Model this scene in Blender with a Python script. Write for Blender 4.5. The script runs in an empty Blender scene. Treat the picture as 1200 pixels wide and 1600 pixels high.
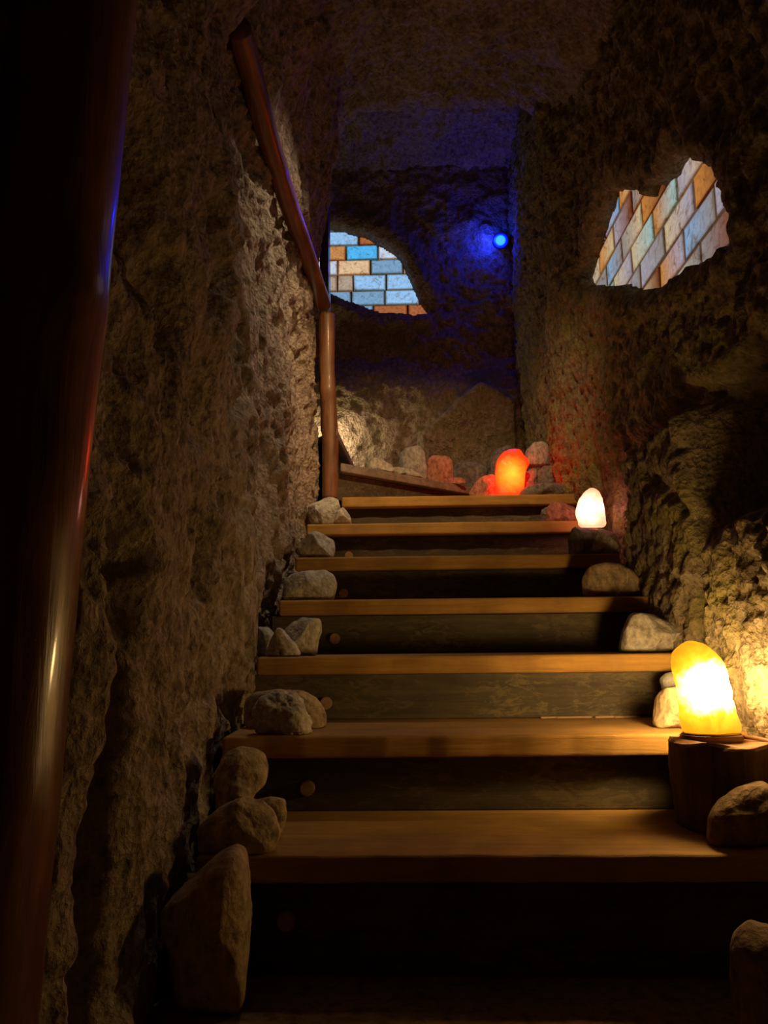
import bpy, bmesh, math, random
import numpy as np
from mathutils import Vector, Matrix

SC = bpy.context.scene
COL = SC.collection
R_ = math.radians

# ------------------------------------------------------------------ camera, world, exposure, lights
F_PX, EYE = 1200.0, 0.573
CAM_M = Matrix.Rotation(R_(1.5), 3, 'Z') @ Matrix.Rotation(R_(90 + 9.46), 3, 'X') @ Matrix.Rotation(R_(-0.6), 3, 'Z')
cd = bpy.data.cameras.new('camera')
cam = bpy.data.objects.new('camera', cd); COL.objects.link(cam)
cd.sensor_fit = 'VERTICAL'; cd.sensor_height = 36.0; cd.lens = F_PX / 1600 * 36.0
cd.clip_start = 0.02
cam.matrix_world = Matrix.Translation((0, 0, EYE)) @ CAM_M.to_4x4()
SC.camera = cam

w = bpy.data.worlds.new('world'); SC.world = w; w.use_nodes = True
w.node_tree.nodes['Background'].inputs[0].default_value = (0.002, 0.002, 0.006, 1)
w.node_tree.nodes['Background'].inputs[1].default_value = 0.3
SC.view_settings.view_transform = 'Standard'
SC.view_settings.look = 'None'
SC.view_settings.gamma = 1.0
SC.view_settings.use_curve_mapping = False
SC.view_settings.exposure = 0.0
SC.cycles.use_denoising = True
SC.cycles.max_bounces = 6
SC.cycles.sample_clamp_indirect = 4.0


def light(name, kind, loc, col, power, size=0.03, aim=None, angle=60, blend=0.6):
    l = bpy.data.lights.new(name, kind)
    l.color = col; l.energy = power
    l.shadow_soft_size = size
    o = bpy.data.objects.new(name, l); COL.objects.link(o)
    o.location = loc
    if kind == 'SPOT':
        l.spot_size = R_(angle); l.spot_blend = blend
        d = Vector(aim) - Vector(loc)
        o.rotation_euler = d.to_track_quat('-Z', 'Y').to_euler()
    return o


# spot in the roof above the lower steps, out of frame: lights the upper flight
light('roof_spot', 'SPOT', (0.25, 1.75, 2.55), (1.0, 0.64, 0.28), 115, 0.05, (0.06, 3.7, 1.26), 57, 0.9)
# added fill spot for the side panel's light, grazing the left rock face
light('left_wall_fill', 'SPOT', (0.18, 2.55, 2.82), (1.0, 0.78, 0.52), 48, 0.04, (-0.45, 2.62, 1.50), 74, 1.0)
# lamp round the corner on the upper winder
light('corner_light', 'POINT', (-0.44, 4.40, 1.74), (1.0, 0.82, 0.48), 5.0, 0.03)

SALT_CORE = 340.0
PINK_CORE = 34.0
RED_CORE = 20.0
BLUE_W = 4.0
PANEL_E = 0.75


# ------------------------------------------------------------------ measuring helpers
def at(px, py, Y):
    d = CAM_M @ Vector(((px - 600) / F_PX, -(py - 800) / F_PX, -1))
    return Vector((0, 0, EYE)) + d * (Y / d.y)


def at_x(px, py, X):
    d = CAM_M @ Vector(((px - 600) / F_PX, -(py - 800) / F_PX, -1))
    return Vector((0, 0, EYE)) + d * (X / d.x)


def YT(i): return 1.40 + 0.308 * (i - 1)
def ZT(i): return 0.207 + 0.1625 * (i - 1) if i > 0 else 0.0


# ------------------------------------------------------------------ noise (numpy)
def _h(ix, iy, iz, s):
    n = (ix.astype(np.int64) * 73856093) ^ (iy.astype(np.int64) * 19349663) ^ (iz.astype(np.int64) * 83492791) ^ (s * 2654435)
    n = (n ^ (n >> 13)) * 1274126177
    n = n & 0x7fffffff
    n = (n ^ (n >> 16)) * 668265263
    return ((n & 0xffffff) / float(0xffffff))


def vnoise(P, s=0):
    I = np.floor(P).astype(np.int64); f = P - I
    f = f * f * f * (f * (f * 6 - 15) + 10)
    r = 0
    for a in (0, 1):
        for b in (0, 1):
            for c in (0, 1):
                wgt = (f[:, 0] if a else 1 - f[:, 0]) * (f[:, 1] if b else 1 - f[:, 1]) * (f[:, 2] if c else 1 - f[:, 2])
                r = r + wgt * _h(I[:, 0] + a, I[:, 1] + b, I[:, 2] + c, s)
    return r * 2 - 1


def fbm(P, oct=4, s=0, gain=0.5):
    r, a, t = 0, 1.0, 0
    for k in range(oct):
        r = r + a * vnoise(P * (2.03 ** k) + 17.3 * k, s + k); t += a; a *= gain
    return r / t


def ridged(P, oct=4, s=0):
    r, a, t = 0, 1.0, 0
    for k in range(oct):
        r = r + a * (1 - 2 * np.abs(vnoise(P * (2.07 ** k) + 9.1 * k, s + k))); t += a; a *= 0.55
    return r / t


def worley(P, s=0):
    I = np.floor(P).astype(np.int64); best = np.full(len(P), 9.0)
    for a in (-1, 0, 1):
        for b in (-1, 0, 1):
            for c in (-1, 0, 1):
                J = I + np.array([a, b, c])
                q = np.stack([J[:, k] + _h(J[:, 0], J[:, 1], J[:, 2], s + 11 + k) for k in range(3)], 1)
                best = np.minimum(best, ((q - P) ** 2).sum(1))
    return np.sqrt(best)


def sstep(a, b, x):
    t = np.clip((x - a) / (b - a), 0, 1)
    return t * t * (3 - 2 * t)


def box1(x, a, b, e):
    return sstep(a - e, a + e, x) * (1 - sstep(b - e, b + e, x))


def inside(poly, U, V):
    r = np.zeros(len(U), bool); n = len(poly)
    for i in range(n):
        (x0, y0), (x1, y1) = poly[i], poly[(i + 1) % n]
        c = ((y0 > V) != (y1 > V)) & (U < (x1 - x0) * (V - y0) / ((y1 - y0) or 1e-9) + x0)
        r ^= c
    return r


def polydist(poly, U, V):
    d = np.full(len(U), 9.0); n = len(poly)
    for i in range(n):
        (x0, y0), (x1, y1) = poly[i], poly[(i + 1) % n]
        dx, dy = x1 - x0, y1 - y0
        t = np.clip(((U - x0) * dx + (V - y0) * dy) / (dx * dx + dy * dy + 1e-12), 0, 1)
        d = np.minimum(d, np.hypot(U - x0 - t * dx, V - y0 - t * dy))
    return np.where(inside(poly, U, V), d, -d)


# ------------------------------------------------------------------ materials
def new_mat(name):
    m = bpy.data.materials.new(name); m.use_nodes = True
    nt = m.node_tree
    return m, nt, nt.nodes['Principled BSDF']


def nd(nt, t, **kw):
    n = nt.nodes.new(t)
    for k, v in kw.items(): setattr(n, k, v)
    return n


def ramp(nt, fac, stops):
    r = nd(nt, 'ShaderNodeValToRGB')
    els = r.color_ramp.elements
    while len(els) < len(stops): els.new(0.5)
    for e, (p, c) in zip(els, stops):
        e.position = p; e.color = (*c, 1)
    nt.links.new(fac, r.inputs[0])
    return r.outputs[0]


def noise(nt, co, scale, detail=6, rough=0.6, dist=0.0):
    n = nd(nt, 'ShaderNodeTexNoise')
    n.inputs['Scale'].default_value = scale; n.inputs['Detail'].default_value = detail
    n.inputs['Roughness'].default_value = rough; n.inputs['Distortion'].default_value = dist
    nt.links.new(co, n.inputs['Vector'])
    return n.outputs['Fac']


def coords(nt, scale=(1, 1, 1), kind='Object'):
    tc = nd(nt, 'ShaderNodeTexCoord'); mp = nd(nt, 'ShaderNodeMapping')
    mp.inputs['Scale'].default_value = scale
    nt.links.new(tc.outputs[kind], mp.inputs['Vector'])
    return mp.outputs[0]


def mixc(nt, fac, a, b, mode='MIX'):
    m = nd(nt, 'ShaderNodeMix', data_type='RGBA', blend_type=mode)
    if isinstance(fac, (int, float)): m.inputs[0].default_value = fac
    else: nt.links.new(fac, m.inputs[0])
    for v, i in ((a, 6), (b, 7)):
        if isinstance(v, tuple): m.inputs[i].default_value = (*v, 1)
        else: nt.links.new(v, m.inputs[i])
    return m.outputs[2]


def math_(nt, op, a, b=None):
    m = nd(nt, 'ShaderNodeMath', operation=op)
    for v, i in ((a, 0), (b, 1)):
        if v is None: continue
        if isinstance(v, (int, float)): m.inputs[i].default_value = v
        else: nt.links.new(v, m.inputs[i])
    return m.outputs[0]


def bump(nt, b, h, strength, dist):
    n = nd(nt, 'ShaderNodeBump')
    n.inputs['Strength'].default_value = strength; n.inputs['Distance'].default_value = dist
    nt.links.new(h, n.inputs['Height'])
    nt.links.new(n.outputs[0], b.inputs['Normal'])


def rock_mat(name, dark, mid, light_, scale=1.0, moss=None, bump_s=1.0, sp=0.25):
    m, nt, b = new_mat(name)
    co = coords(nt)
    big = noise(nt, co, 3.0 * scale, 5, 0.6, 0.4)
    fine = noise(nt, coords(nt, (1, 1, 0.7)), 42.0 * scale, 6, 0.68, 0.15)
    c1 = ramp(nt, big, [(0.3, dark), (0.5, mid), (0.72, light_)])
    c2 = ramp(nt, fine, [(0.36, tuple(x * 0.35 for x in dark)), (0.5, mid), (0.68, tuple(min(1, x * 1.35) for x in light_))])
    c = mixc(nt, 0.55, c1, c2)
    if moss:
        mk = ramp(nt, noise(nt, co, 5.0, 5, 0.65, 0.5), [(0.48, (0, 0, 0)), (0.62, (1, 1, 1))])
        c = mixc(nt, math_(nt, 'MULTIPLY', mk, 0.7), c, moss)
    nt.links.new(c, b.inputs['Base Color'])
    b.inputs['Roughness'].default_value = 0.9
    b.inputs['Specular IOR Level'].default_value = sp
    vor = nd(nt, 'ShaderNodeTexVoronoi'); vor.inputs['Scale'].default_value = 75 * scale
    nt.links.new(co, vor.inputs['Vector'])
    h = math_(nt, 'ADD', math_(nt, 'MULTIPLY', fine, 1.2), math_(nt, 'MULTIPLY', vor.outputs['Distance'], 0.5))
    h = math_(nt, 'ADD', h, math_(nt, 'MULTIPLY', noise(nt, co, 150 * scale, 3, 0.7), 0.35))
    bump(nt, b, h, bump_s, 0.018)
    return m


def wood_mat(name, dark, light_, axis=0, rough=0.6, coat=0.0, wear=None, sc=1.0):
    m, nt, b = new_mat(name)
    s = [38 * sc] * 3; s[axis] = 2.2 * sc
    co = coords(nt, tuple(s))
    g = noise(nt, co, 1.0, 6, 0.65, 1.2)
    c = ramp(nt, g, [(0.32, dark), (0.68, light_)])
    co2 = coords(nt)
    bl = noise(nt, co2, 7, 4, 0.6)
    c = mixc(nt, math_(nt, 'MULTIPLY', ramp(nt, bl, [(0.35, (1, 1, 1)), (0.6, (0, 0, 0))]), 0.5), c, tuple(x * 0.5 for x in dark))
    if wear:
        s2 = [60] * 3; s2[axis] = 22
        wn = noise(nt, coords(nt, tuple(s2)), 1.0, 6, 0.75, 0.8)
        mk = ramp(nt, math_(nt, 'MULTIPLY', wn, math_(nt, 'ADD', noise(nt, co2, 4.0, 2, 0.5), 0.5)), [(0.5, (0, 0, 0)), (0.66, (1, 1, 1))])
        c = mixc(nt, mk, c, wear)
    nt.links.new(c, b.inputs['Base Color'])
    b.inputs['Roughness'].default_value = rough
    b.inputs['Coat Weight'].default_value = coat
    b.inputs['Coat Roughness'].default_value = 0.12
    bump(nt, b, g, 0.35, 0.004)
    return m


MAT = {}
MAT['tufa'] = rock_mat('tufa_brown', (0.10, 0.072, 0.048), (0.36, 0.27, 0.185), (0.50, 0.40, 0.30))
MAT['tufa_right'] = rock_mat('tufa_olive', (0.11, 0.085, 0.05), (0.26, 0.20, 0.12), (0.38, 0.30, 0.19), moss=(0.26, 0.22, 0.055))
MAT['tufa_back'] = rock_mat('tufa_ochre', (0.15, 0.10, 0.07), (0.30, 0.21, 0.15), (0.40, 0.30, 0.22), moss=(0.20, 0.16, 0.06))
MAT['tufa_roof'] = rock_mat('tufa_roof', (0.13, 0.095, 0.065), (0.30, 0.23, 0.17), (0.42, 0.34, 0.26))
MAT['floor'] = rock_mat('dirt_floor', (0.16, 0.10, 0.05), (0.28, 0.18, 0.09), (0.36, 0.24, 0.13), bump_s=0.3)
MAT['stone'] = rock_mat('pale_stone', (0.26, 0.22, 0.17), (0.42, 0.37, 0.30), (0.54, 0.49, 0.42), scale=1.3, bump_s=0.35)
MAT['stone_grey'] = rock_mat('grey_stone', (0.20, 0.19, 0.18), (0.34, 0.32, 0.30), (0.42, 0.40, 0.38), scale=1.3, bump_s=0.3)
MAT['stone_dark'] = rock_mat('dark_stone', (0.09, 0.08, 0.08), (0.17, 0.15, 0.14), (0.24, 0.22, 0.2), scale=1.3, bump_s=0.3)
MAT['stone_tan'] = rock_mat('tan_stone', (0.22, 0.15, 0.08), (0.38, 0.27, 0.15), (0.48, 0.35, 0.21), scale=1.3, bump_s=0.35)
MAT['stone_brown'] = rock_mat('brown_stone', (0.12, 0.07, 0.035), (0.20, 0.125, 0.065), (0.27, 0.17, 0.09), scale=1.3, bump_s=0.3)
MAT['salt_raw'] = rock_mat('raw_salt_stone', (0.28, 0.10, 0.065), (0.42, 0.18, 0.125), (0.52, 0.27, 0.20), scale=1.3, bump_s=0.35)
MAT['tread'] = wood_mat('pine_tread', (0.31, 0.155, 0.030), (0.46, 0.25, 0.055), 0, 0.85, sc=1.6)
MAT['winder'] = wood_mat('grey_winder', (0.16, 0.12, 0.09), (0.34, 0.27, 0.21), 0, 0.7)
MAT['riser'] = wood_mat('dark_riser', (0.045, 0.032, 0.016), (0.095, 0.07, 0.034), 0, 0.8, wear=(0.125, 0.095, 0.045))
MAT['peg'] = wood_mat('peg_wood', (0.30, 0.17, 0.09), (0.50, 0.31, 0.18), 1, 0.7)
MAT['log'] = wood_mat('varnished_log', (0.09, 0.028, 0.010), (0.24, 0.085, 0.03), 2, 0.34, coat=0.5)
MAT['rail'] = wood_mat('rail_log', (0.09, 0.032, 0.012), (0.27, 0.11, 0.042), 1, 0.4, coat=0.25)
MAT['railpost'] = wood_mat('rail_post_log', (0.10, 0.035, 0.013), (0.29, 0.12, 0.045), 2, 0.5, coat=0.1)
MAT['board'] = wood_mat('dark_board', (0.02, 0.014, 0.01), (0.05, 0.035, 0.025), 2, 0.35, coat=0.4)
MAT['bark'] = wood_mat('stump_bark', (0.05, 0.025, 0.012), (0.20, 0.10, 0.045), 2, 0.85)
MAT['stumptop'] = wood_mat('stump_top', (0.30, 0.15, 0.06), (0.45, 0.25, 0.11), 0, 0.8)
MAT['base'] = wood_mat('lamp_base', (0.09, 0.03, 0.012), (0.20, 0.08, 0.03), 0, 0.4)


def plain(name, col, rough=0.5, metal=0.0):
    m, nt, b = new_mat(name)
    co = coords(nt); n = noise(nt, co, 40, 3)
    nt.links.new(ramp(nt, n, [(0.3, tuple(x * 0.8 for x in col)), (0.7, col)]), b.inputs['Base Color'])
    b.inputs['Roughness'].default_value = rough; b.inputs['Metallic'].default_value = metal
    return m


MAT['cable'] = plain('cable', (0.22, 0.10, 0.05), 0.6)
MAT['housing'] = plain('lamp_housing', (0.03, 0.03, 0.035), 0.35, 0.6)
MAT['mortar'] = plain('joint_filler', (0.05, 0.03, 0.02), 0.9)


def crystal_mat(name, bulb, stops, rmax, veins=0.35, base=(0.8, 0.45, 0.2)):
    """salt crystal glowing from a bulb inside it: emission by distance from the bulb (object space), broken by veins"""
    m, nt, b = new_mat(name)
    co = coords(nt)
    vm = nd(nt, 'ShaderNodeVectorMath', operation='DISTANCE')
    nt.links.new(co, vm.inputs[0]); vm.inputs[1].default_value = bulb
    d = math_(nt, 'DIVIDE', vm.outputs['Value'], rmax)
    n = noise(nt, co, 22, 5, 0.65, 0.8)
    d = math_(nt, 'ADD', d, math_(nt, 'MULTIPLY', math_(nt, 'SUBTRACT', n, 0.5), veins))
    top = max(max(c) for _, c in stops)
    r = ramp(nt, d, [(p, tuple(x / top for x in c)) for p, c in stops])
    nt.links.new(r, b.inputs['Emission Color'])
    b.inputs['Emission Strength'].default_value = top
    b.inputs['Base Color'].default_value = (*base, 1)
    b.inputs['Roughness'].default_value = 0.4
    bump(nt, b, noise(nt, co, 60, 5, 0.6), 0.25, 0.004)
    return m


def panel_mat(name, scale, gain=1.0):
    m, nt, b = new_mat(name)
    at_ = nd(nt, 'ShaderNodeAttribute', attribute_name='tint')
    co = coords(nt)
    n1 = noise(nt, co, 16 * scale, 7, 0.7, 2.2)
    n2 = noise(nt, co, 55 * scale, 6, 0.7, 0.4)
    v = ramp(nt, n1, [(0.36, (0.50, 0.27, 0.13)), (0.47, (1, 1, 1))])
    v2 = ramp(nt, n2, [(0.3, (0.55, 0.5, 0.48)), (0.6, (1.0, 1.0, 1.0))])
    c = mixc(nt, 0.75, at_.outputs['Color'], v, 'MULTIPLY')
    c = mixc(nt, 0.7, c, v2, 'MULTIPLY')
    nt.links.new(c, b.inputs['Emission Color'])
    nt.links.new(c, b.inputs['Base Color'])
    b.inputs['Emission Strength'].default_value = PANEL_E * gain
    b.inputs['Roughness'].default_value = 0.6
    bump(nt, b, n2, 0.3, 0.003)
    return m


# ------------------------------------------------------------------ mesh helpers
def link(name, me, mats, parent=None):
    o = bpy.data.objects.new(name, me); COL.objects.link(o)
    for m in (mats if isinstance(mats, (list, tuple)) else [mats]): me.materials.append(m)
    if parent: o.parent = parent
    return o


def obj(name, bm, mats, parent=None, smooth=False):
    me = bpy.data.meshes.new(name)
    bmesh.ops.recalc_face_normals(bm, faces=bm.faces)
    bm.to_mesh(me); bm.free()
    if smooth: me.polygons.foreach_set('use_smooth', [True] * len(me.polygons))
    return link(name, me, mats, parent)


def tag(o, label=None, cat=None, group=None, kind=None):
    if label: o['label'] = label
    if cat: o['category'] = cat
    if group: o['group'] = group
    if kind: o['kind'] = kind
    return o


def thing(name, label, cat, loc=(0, 0, 0), group=None):
    o = bpy.data.objects.new(name, None); COL.objects.link(o)
    o.location = loc; o.empty_display_size = 0.05
    return tag(o, label, cat, group)


def grid_obj(name, P, nu, nv, mat, flip=False):
    idx = np.arange(nu * nv).reshape(nu, nv)
    q = np.stack([idx[:-1, :-1], idx[1:, :-1], idx[1:, 1:], idx[:-1, 1:]], -1).reshape(-1, 4)
    if flip: q = q[:, ::-1]
    me = bpy.data.meshes.new(name)
    me.vertices.add(len(P)); me.vertices.foreach_set('co', P.astype(np.float32).ravel())
    me.loops.add(q.size); me.loops.foreach_set('vertex_index', q.astype(np.int32).ravel())
    me.polygons.add(len(q)); me.polygons.foreach_set('loop_start', np.arange(0, q.size, 4, dtype=np.int32))
    me.polygons.foreach_set('use_smooth', np.ones(len(q), bool))
    me.update(calc_edges=True); me.validate()
    o = link(name, me, mat); o['kind'] = 'structure'
    return o


def resample(pts, step):
    pts = np.array(pts, float)
    # corner rounding by two rounds of corner cutting
    for _ in range(2):
        q = [pts[0]]
        for a, b in zip(pts[:-1], pts[1:]):
            q += [a * .8 + b * .2, a * .2 + b * .8]
        q.append(pts[-1]); pts = np.array(q)
    s = np.r_[0, np.cumsum(np.hypot(*np.diff(pts, axis=0).T))]
    n = int(s[-1] / step) + 1
    t = np.linspace(0, s[-1], n)
    return np.stack([np.interp(t, s, pts[:, 0]), np.interp(t, s, pts[:, 1])], 1)


def smooth1(a, k):
    ker = np.ones(2 * k + 1) / (2 * k + 1)
    return np.convolve(np.pad(a, k, mode='edge'), ker, 'valid')


def path_wall(name, pts, z0, z1, step, disp, mat, sign=1):
    """rock face swept along a plan path; disp(P) > 0 pushes it into the tunnel (to the side given by sign)"""
    c = resample(pts, step); nu = len(c); nv = int((z1 - z0) / step) + 1
    t = np.gradient(c, axis=0); t = np.stack([smooth1(t[:, 0], 4), smooth1(t[:, 1], 4)], 1)
    t /= np.linalg.norm(t, axis=1)[:, None]
    n = np.stack([t[:, 1], -t[:, 0]], 1) * sign
    z = np.linspace(z0, z1, nv)
    P = np.zeros((nu, nv, 3)); P[:, :, :2] = c[:, None, :]; P[:, :, 2] = z[None]
    P = P.reshape(-1, 3); N = np.repeat(np.c_[n, np.zeros(nu)], nv, 0)
    P = P + N * disp(P)[:, None]
    return grid_obj(name, P, nu, nv, mat, flip=sign < 0)


def pits(P, sc, s, r=0.42):
    """round pores: 0 outside, up to 1 in a pore's middle"""
    return np.clip(1 - worley(P * sc, s) / r, 0, 1)


ST = 0.008      # spacing of the rock faces' vertices

# ------------------------------------------------------------------ setting: tunnel of porous rock
def disp_left(P):
    Q = P * np.array([1, 1, 0.55])
    Y, Z = P[:, 1], P[:, 2]
    d = 0.060 * fbm(Q * 2.6, 3, 3) + 0.040 * fbm(Q * 6.5, 3, 5) + 0.014 * fbm(P * np.array([1, 1, .6]) * 17, 3, 6)
    d = d + 0.020 * ridged(P * np.array([1, 1, .6]) * 13, 4, 9) + 0.006 * fbm(P * 42, 2, 13)
    m = sstep(-0.15, 0.15, fbm(P * 2.2, 2, 21))
    warp = P + 0.02 * np.stack([fbm(P * 18, 2, 15), fbm(P * 18, 2, 16), fbm(P * 18, 2, 17)], 1)
    d = d - 0.055 * pits(warp * np.array([1, 1, .7]), 8.5, 31, 0.42) ** 0.6 * m
    d = d - 0.030 * pits(warp * np.array([1, 1, .8]), 19, 32, 0.45) ** 0.7 * sstep(-0.1, 0.2, fbm(P * 3, 2, 41))
    # deep hollows seen about half-way up the face
    for (x, y, r, dep) in ((340, 400, .085, .16), (300, 640, .035, .09), (395, 560, .05, .08), (330, 860, .06, .07), (225, 310, .08, .12), (265, 470, .06, .08), (390, 590, .05, .07), (185, 930, .05, .08), (300, 545, .025, .06), (380, 690, .06, .07)):
        q = at_x(x, y, -0.42)
        dd = np.sqrt((warp[:, 1] - q.y) ** 2 + ((warp[:, 2] - q.z) / 1.6) ** 2)
        d = d - dep * sstep(0, 1, np.clip(1.25 - dd / r / 1.3, 0, 1))
    d = d - 0.08 * box1(warp[:, 1], 1.04, 1.11, 0.02) * (1 - sstep(0.62, 0.8, Z))
    lim = np.where(Z < 1.9, 0.055, np.where(Z < 2.3, 0.02, 0.25))
    lim = lim * np.where((Z < 1.9) | (Y > 1.75), 1, 12)
    d = np.minimum(d, lim)
    # the rock leans in overhead and swallows the near end of the rail
    d = d + 0.10 * sstep(2.25, 3.1, Z) * sstep(1.0, 1.5, Y)
    d = d + 0.13 * box1(Y, 1.25, 1.78, 0.06) * sstep(2.08, 2.28, Z)
    d = d + 0.10 * np.exp(-((Y - 2.55) / 0.16) ** 2 - ((Z - 2.82) / 0.12) ** 2)
    return d


path_wall('wall_left', [(-1.25, 0.98), (-0.62, 0.96), (-0.435, 0.95), (-0.425, 1.10), (-0.435, 1.7), (-0.455, 2.2), (-0.425, 2.7), (-0.405, 3.1), (-0.375, 3.36), (-0.385, 3.42), (-0.47, 3.47), (-1.5, 3.50)],
          -0.05, 4.0, ST, disp_left, MAT['tufa'], 1)

WIN_R_PX = [(913, 452), (908, 430), (918, 398), (935, 345), (946, 300), (958, 290), (985, 296), (1000, 302), (1012, 288), (1035, 280), (1048, 250), (1075, 238), (1100, 262), (1120, 280), (1128, 302), (1142, 318), (1149, 345), (1141, 385), (1120, 400), (1085, 410), (1060, 428), (1020, 452), (995, 458), (960, 450), (935, 452)]
RX = 0.79
WIN_R = [(p.y, p.z) for p in (at_x(x, y, RX) for x, y in WIN_R_PX)]


def disp_right(P):
    Y, Z = P[:, 1], P[:, 2]
    d = 0.04 * fbm(P * np.array([1, 1, .6]) * 3.2, 4, 53) + 0.022 * fbm(P * np.array([1, 1, .55]) * 13, 4, 55)
    d = d + 0.022 * ridged(P * np.array([1, 1, .6]) * 18, 4, 59) + 0.010 * fbm(P * 38, 3, 63) - 0.025 * pits(P, 22, 61, 0.45)
    zz = Z + 0.04 * fbm(P * 6, 2, 3)
    low = 1 - sstep(1.15, 1.19, zz)
    nic = 1 - sstep(1.24, 1.34, zz)
    yw = Y + 0.03 * fbm(P * 5, 2, 77)
    # upright slab of rock beside the steps, the niche behind it and the dark hollow before it
    d = d + low * 0.05 * box1(yw, 2.02, 2.56, 0.02) - 0.06 * box1(zz, 1.19, 1.25, 0.02) * box1(yw, 1.95, 2.6, 0.04)
    d = d - nic * 0.035 * box1(yw, 2.60, 3.14, 0.025)
    d = d + 0.055 * (1 - sstep(1.885, 1.92, yw)) * (1 - sstep(0.80, 0.86, zz)) * sstep(1.0, 1.3, Y)
    d = d - 0.17 * box1(Y, 1.45, 1.97, 0.05) * box1(Z, 0.86, 1.20, 0.05)
    d = d - 0.03 * box1(Y, 2.02, 2.5, 0.02) * np.exp(-((Z - 0.95 - 0.08 * np.sin(Y * 9)) / 0.02) ** 2)
    # ledge under the lit opening
    pd = polydist(WIN_R, Y + 0.03 * fbm(P * 18, 4, 71), Z + 0.03 * fbm(P * 18, 4, 72))
    d = d * (1 - 0.65 * sstep(-0.10, 0.0, pd)) + 0.02 * np.exp(-((pd + 0.06) / 0.05) ** 2)
    return d - 0.16 * sstep(-0.005, 0.012, pd)


path_wall('wall_right', [(1.0, -0.9), (0.86, 0.0), (0.84, 0.9), (0.80, 1.25), (0.77, 1.5), (0.785, 1.9), (0.80, 2.2), (0.79, 2.6), (0.79, 3.0), (0.775, 3.18), (0.70, 3.34), (0.70, 3.8), (0.72, 4.4), (0.74, 4.85)],
          -0.05, 4.0, ST, disp_right, MAT['tufa_right'], -1)

BY = 4.62
WIN_B_PX = [(440, 340), (516, 346), (545, 353), (575, 362), (600, 375), (622, 392), (636, 412), (646, 440), (658, 462), (669, 480), (668, 488), (640, 489), (600, 489), (575, 482), (540, 468), (515, 455), (440, 450)]
WIN_B = [(p.x, p.z) for p in (at(x, y, BY) for x, y in WIN_B_PX)]
CRK = [(p.x, p.z) for p in (at(x, y, BY) for x, y in ((800, 640), (745, 608), (700, 650), (655, 690), (650, 760), (800, 790)))]


def disp_back(P):
    X, Z = P[:, 0], P[:, 2]
    d = 0.035 * fbm(P * 3.0, 4, 83) + 0.018 * fbm(P * 14, 4, 85) + 0.012 * ridged(P * 24, 4, 87)
    d = d + 0.14 * (1 - sstep(2.02, 2.36, Z + 0.05 * np.sin(X * 5) + 0.03 * fbm(P * 6, 2, 97)))
    d = d + 0.10 * sstep(-0.012, 0.025, polydist(CRK, X + 0.02 * fbm(P * 9, 2, 95), Z)) + 0.02 * fbm(P * np.array([1, 1, 1.6]) * 7, 3, 96)
    pd = polydist(WIN_B, X + 0.02 * fbm(P * 14, 3, 91), Z + 0.02 * fbm(P * 14, 3, 92))
    d = d * (1 - 0.6 * sstep(-0.1, 0.0, pd)) + 0.02 * np.exp(-((pd + 0.07) / 0.05) ** 2)
    return d - 0.15 * sstep(-0.005, 0.014, pd)


path_wall('wall_back', [(-1.6, 4.62), (0.85, 4.62)], 1.1, 4.0, 0.012, disp_back, MAT['tufa_back'], 1)


def disp_rear(P): return 0.05 * fbm(P * 3, 3, 101)


path_wall('wall_rear', [(1.02, -0.85), (-1.22, -0.85), (-1.22, 1.0)], -0.05, 2.6, 0.05, disp_rear, MAT['tufa'], -1 * -1)
path_wall('wall_inner', [(-1.45, 3.48), (-1.5, 3.52), (-1.52, 4.6)], 1.2, 4.0, 0.04, disp_rear, MAT['tufa'], 1)


def make_ceiling():
    prof = resample([(-1.0, 2.1), (0.6, 2.32), (1.6, 2.66), (2.4, 2.93), (3.2, 3.16), (3.46, 3.24), (3.52, 3.34), (3.56, 3.62), (3.8, 3.72), (4.25, 3.72), (4.72, 3.60)], 0.014)
    nu = len(prof); xs = np.arange(-1.6, 1.06, 0.014); nv = len(xs)
    t = np.gradient(prof, axis=0); t = np.stack([smooth1(t[:, 0], 5), smooth1(t[:, 1], 5)], 1); t /= np.linalg.norm(t, axis=1)[:, None]
    n = np.stack([t[:, 1], -t[:, 0]], 1)          # points down into the tunnel
    P = np.zeros((nu, nv, 3)); P[:, :, 0] = xs[None]; P[:, :, 1] = prof[:, None, 0]; P[:, :, 2] = prof[:, None, 1]
    P = P.reshape(-1, 3)
    N = np.repeat(np.c_[np.zeros(nu), n], nv, 0)
    d = 0.07 * fbm(P * 2.6, 4, 111) + 0.045 * fbm(P * 10, 4, 113) + 0.034 * ridged(P * 16, 4, 117)
    # rounded where it meets the walls
    xm = np.abs(P[:, 0] - 0.2)
    d = d + 0.16 * sstep(0.30, 0.62, xm) * (P[:, 1] < 3.9)
    P = P + N * d[:, None]
    return grid_obj('ceiling', P, nu, nv, MAT['tufa_roof'], flip=True)


make_ceiling()

xs, ys = np.arange(-1.3, 1.06, 0.03), np.arange(-0.95, 1.62, 0.03)
XX, YY = np.meshgrid(xs, ys, indexing='ij')
FP = np.stack([XX.ravel(), YY.ravel(), np.zeros(XX.size)], 1)
FP[:, 2] = 0.006 * fbm(FP * 5, 3, 7) - 0.004
grid_obj('floor', FP, len(xs), len(ys), MAT['floor'])


# ------------------------------------------------------------------ staircase
def plank(bm, pts, z0, z1, bevel=0.006, cuts=0):
    """prism over a plan polygon with softened edges"""
    vs = [bm.verts.new((x, y, z0)) for x, y in pts]
    f = bm.faces.new(vs)
    r = bmesh.ops.extrude_face_region(bm, geom=[f])
    up = [v for v in r['geom'] if isinstance(v, bmesh.types.BMVert)]
    for v in up: v.co.z = z1
    if bevel:
        bmesh.ops.bevel(bm, geom=list(bm.edges), offset=bevel, segments=3, profile=0.5, affect='EDGES', clamp_overlap=True)
    return bm


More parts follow.
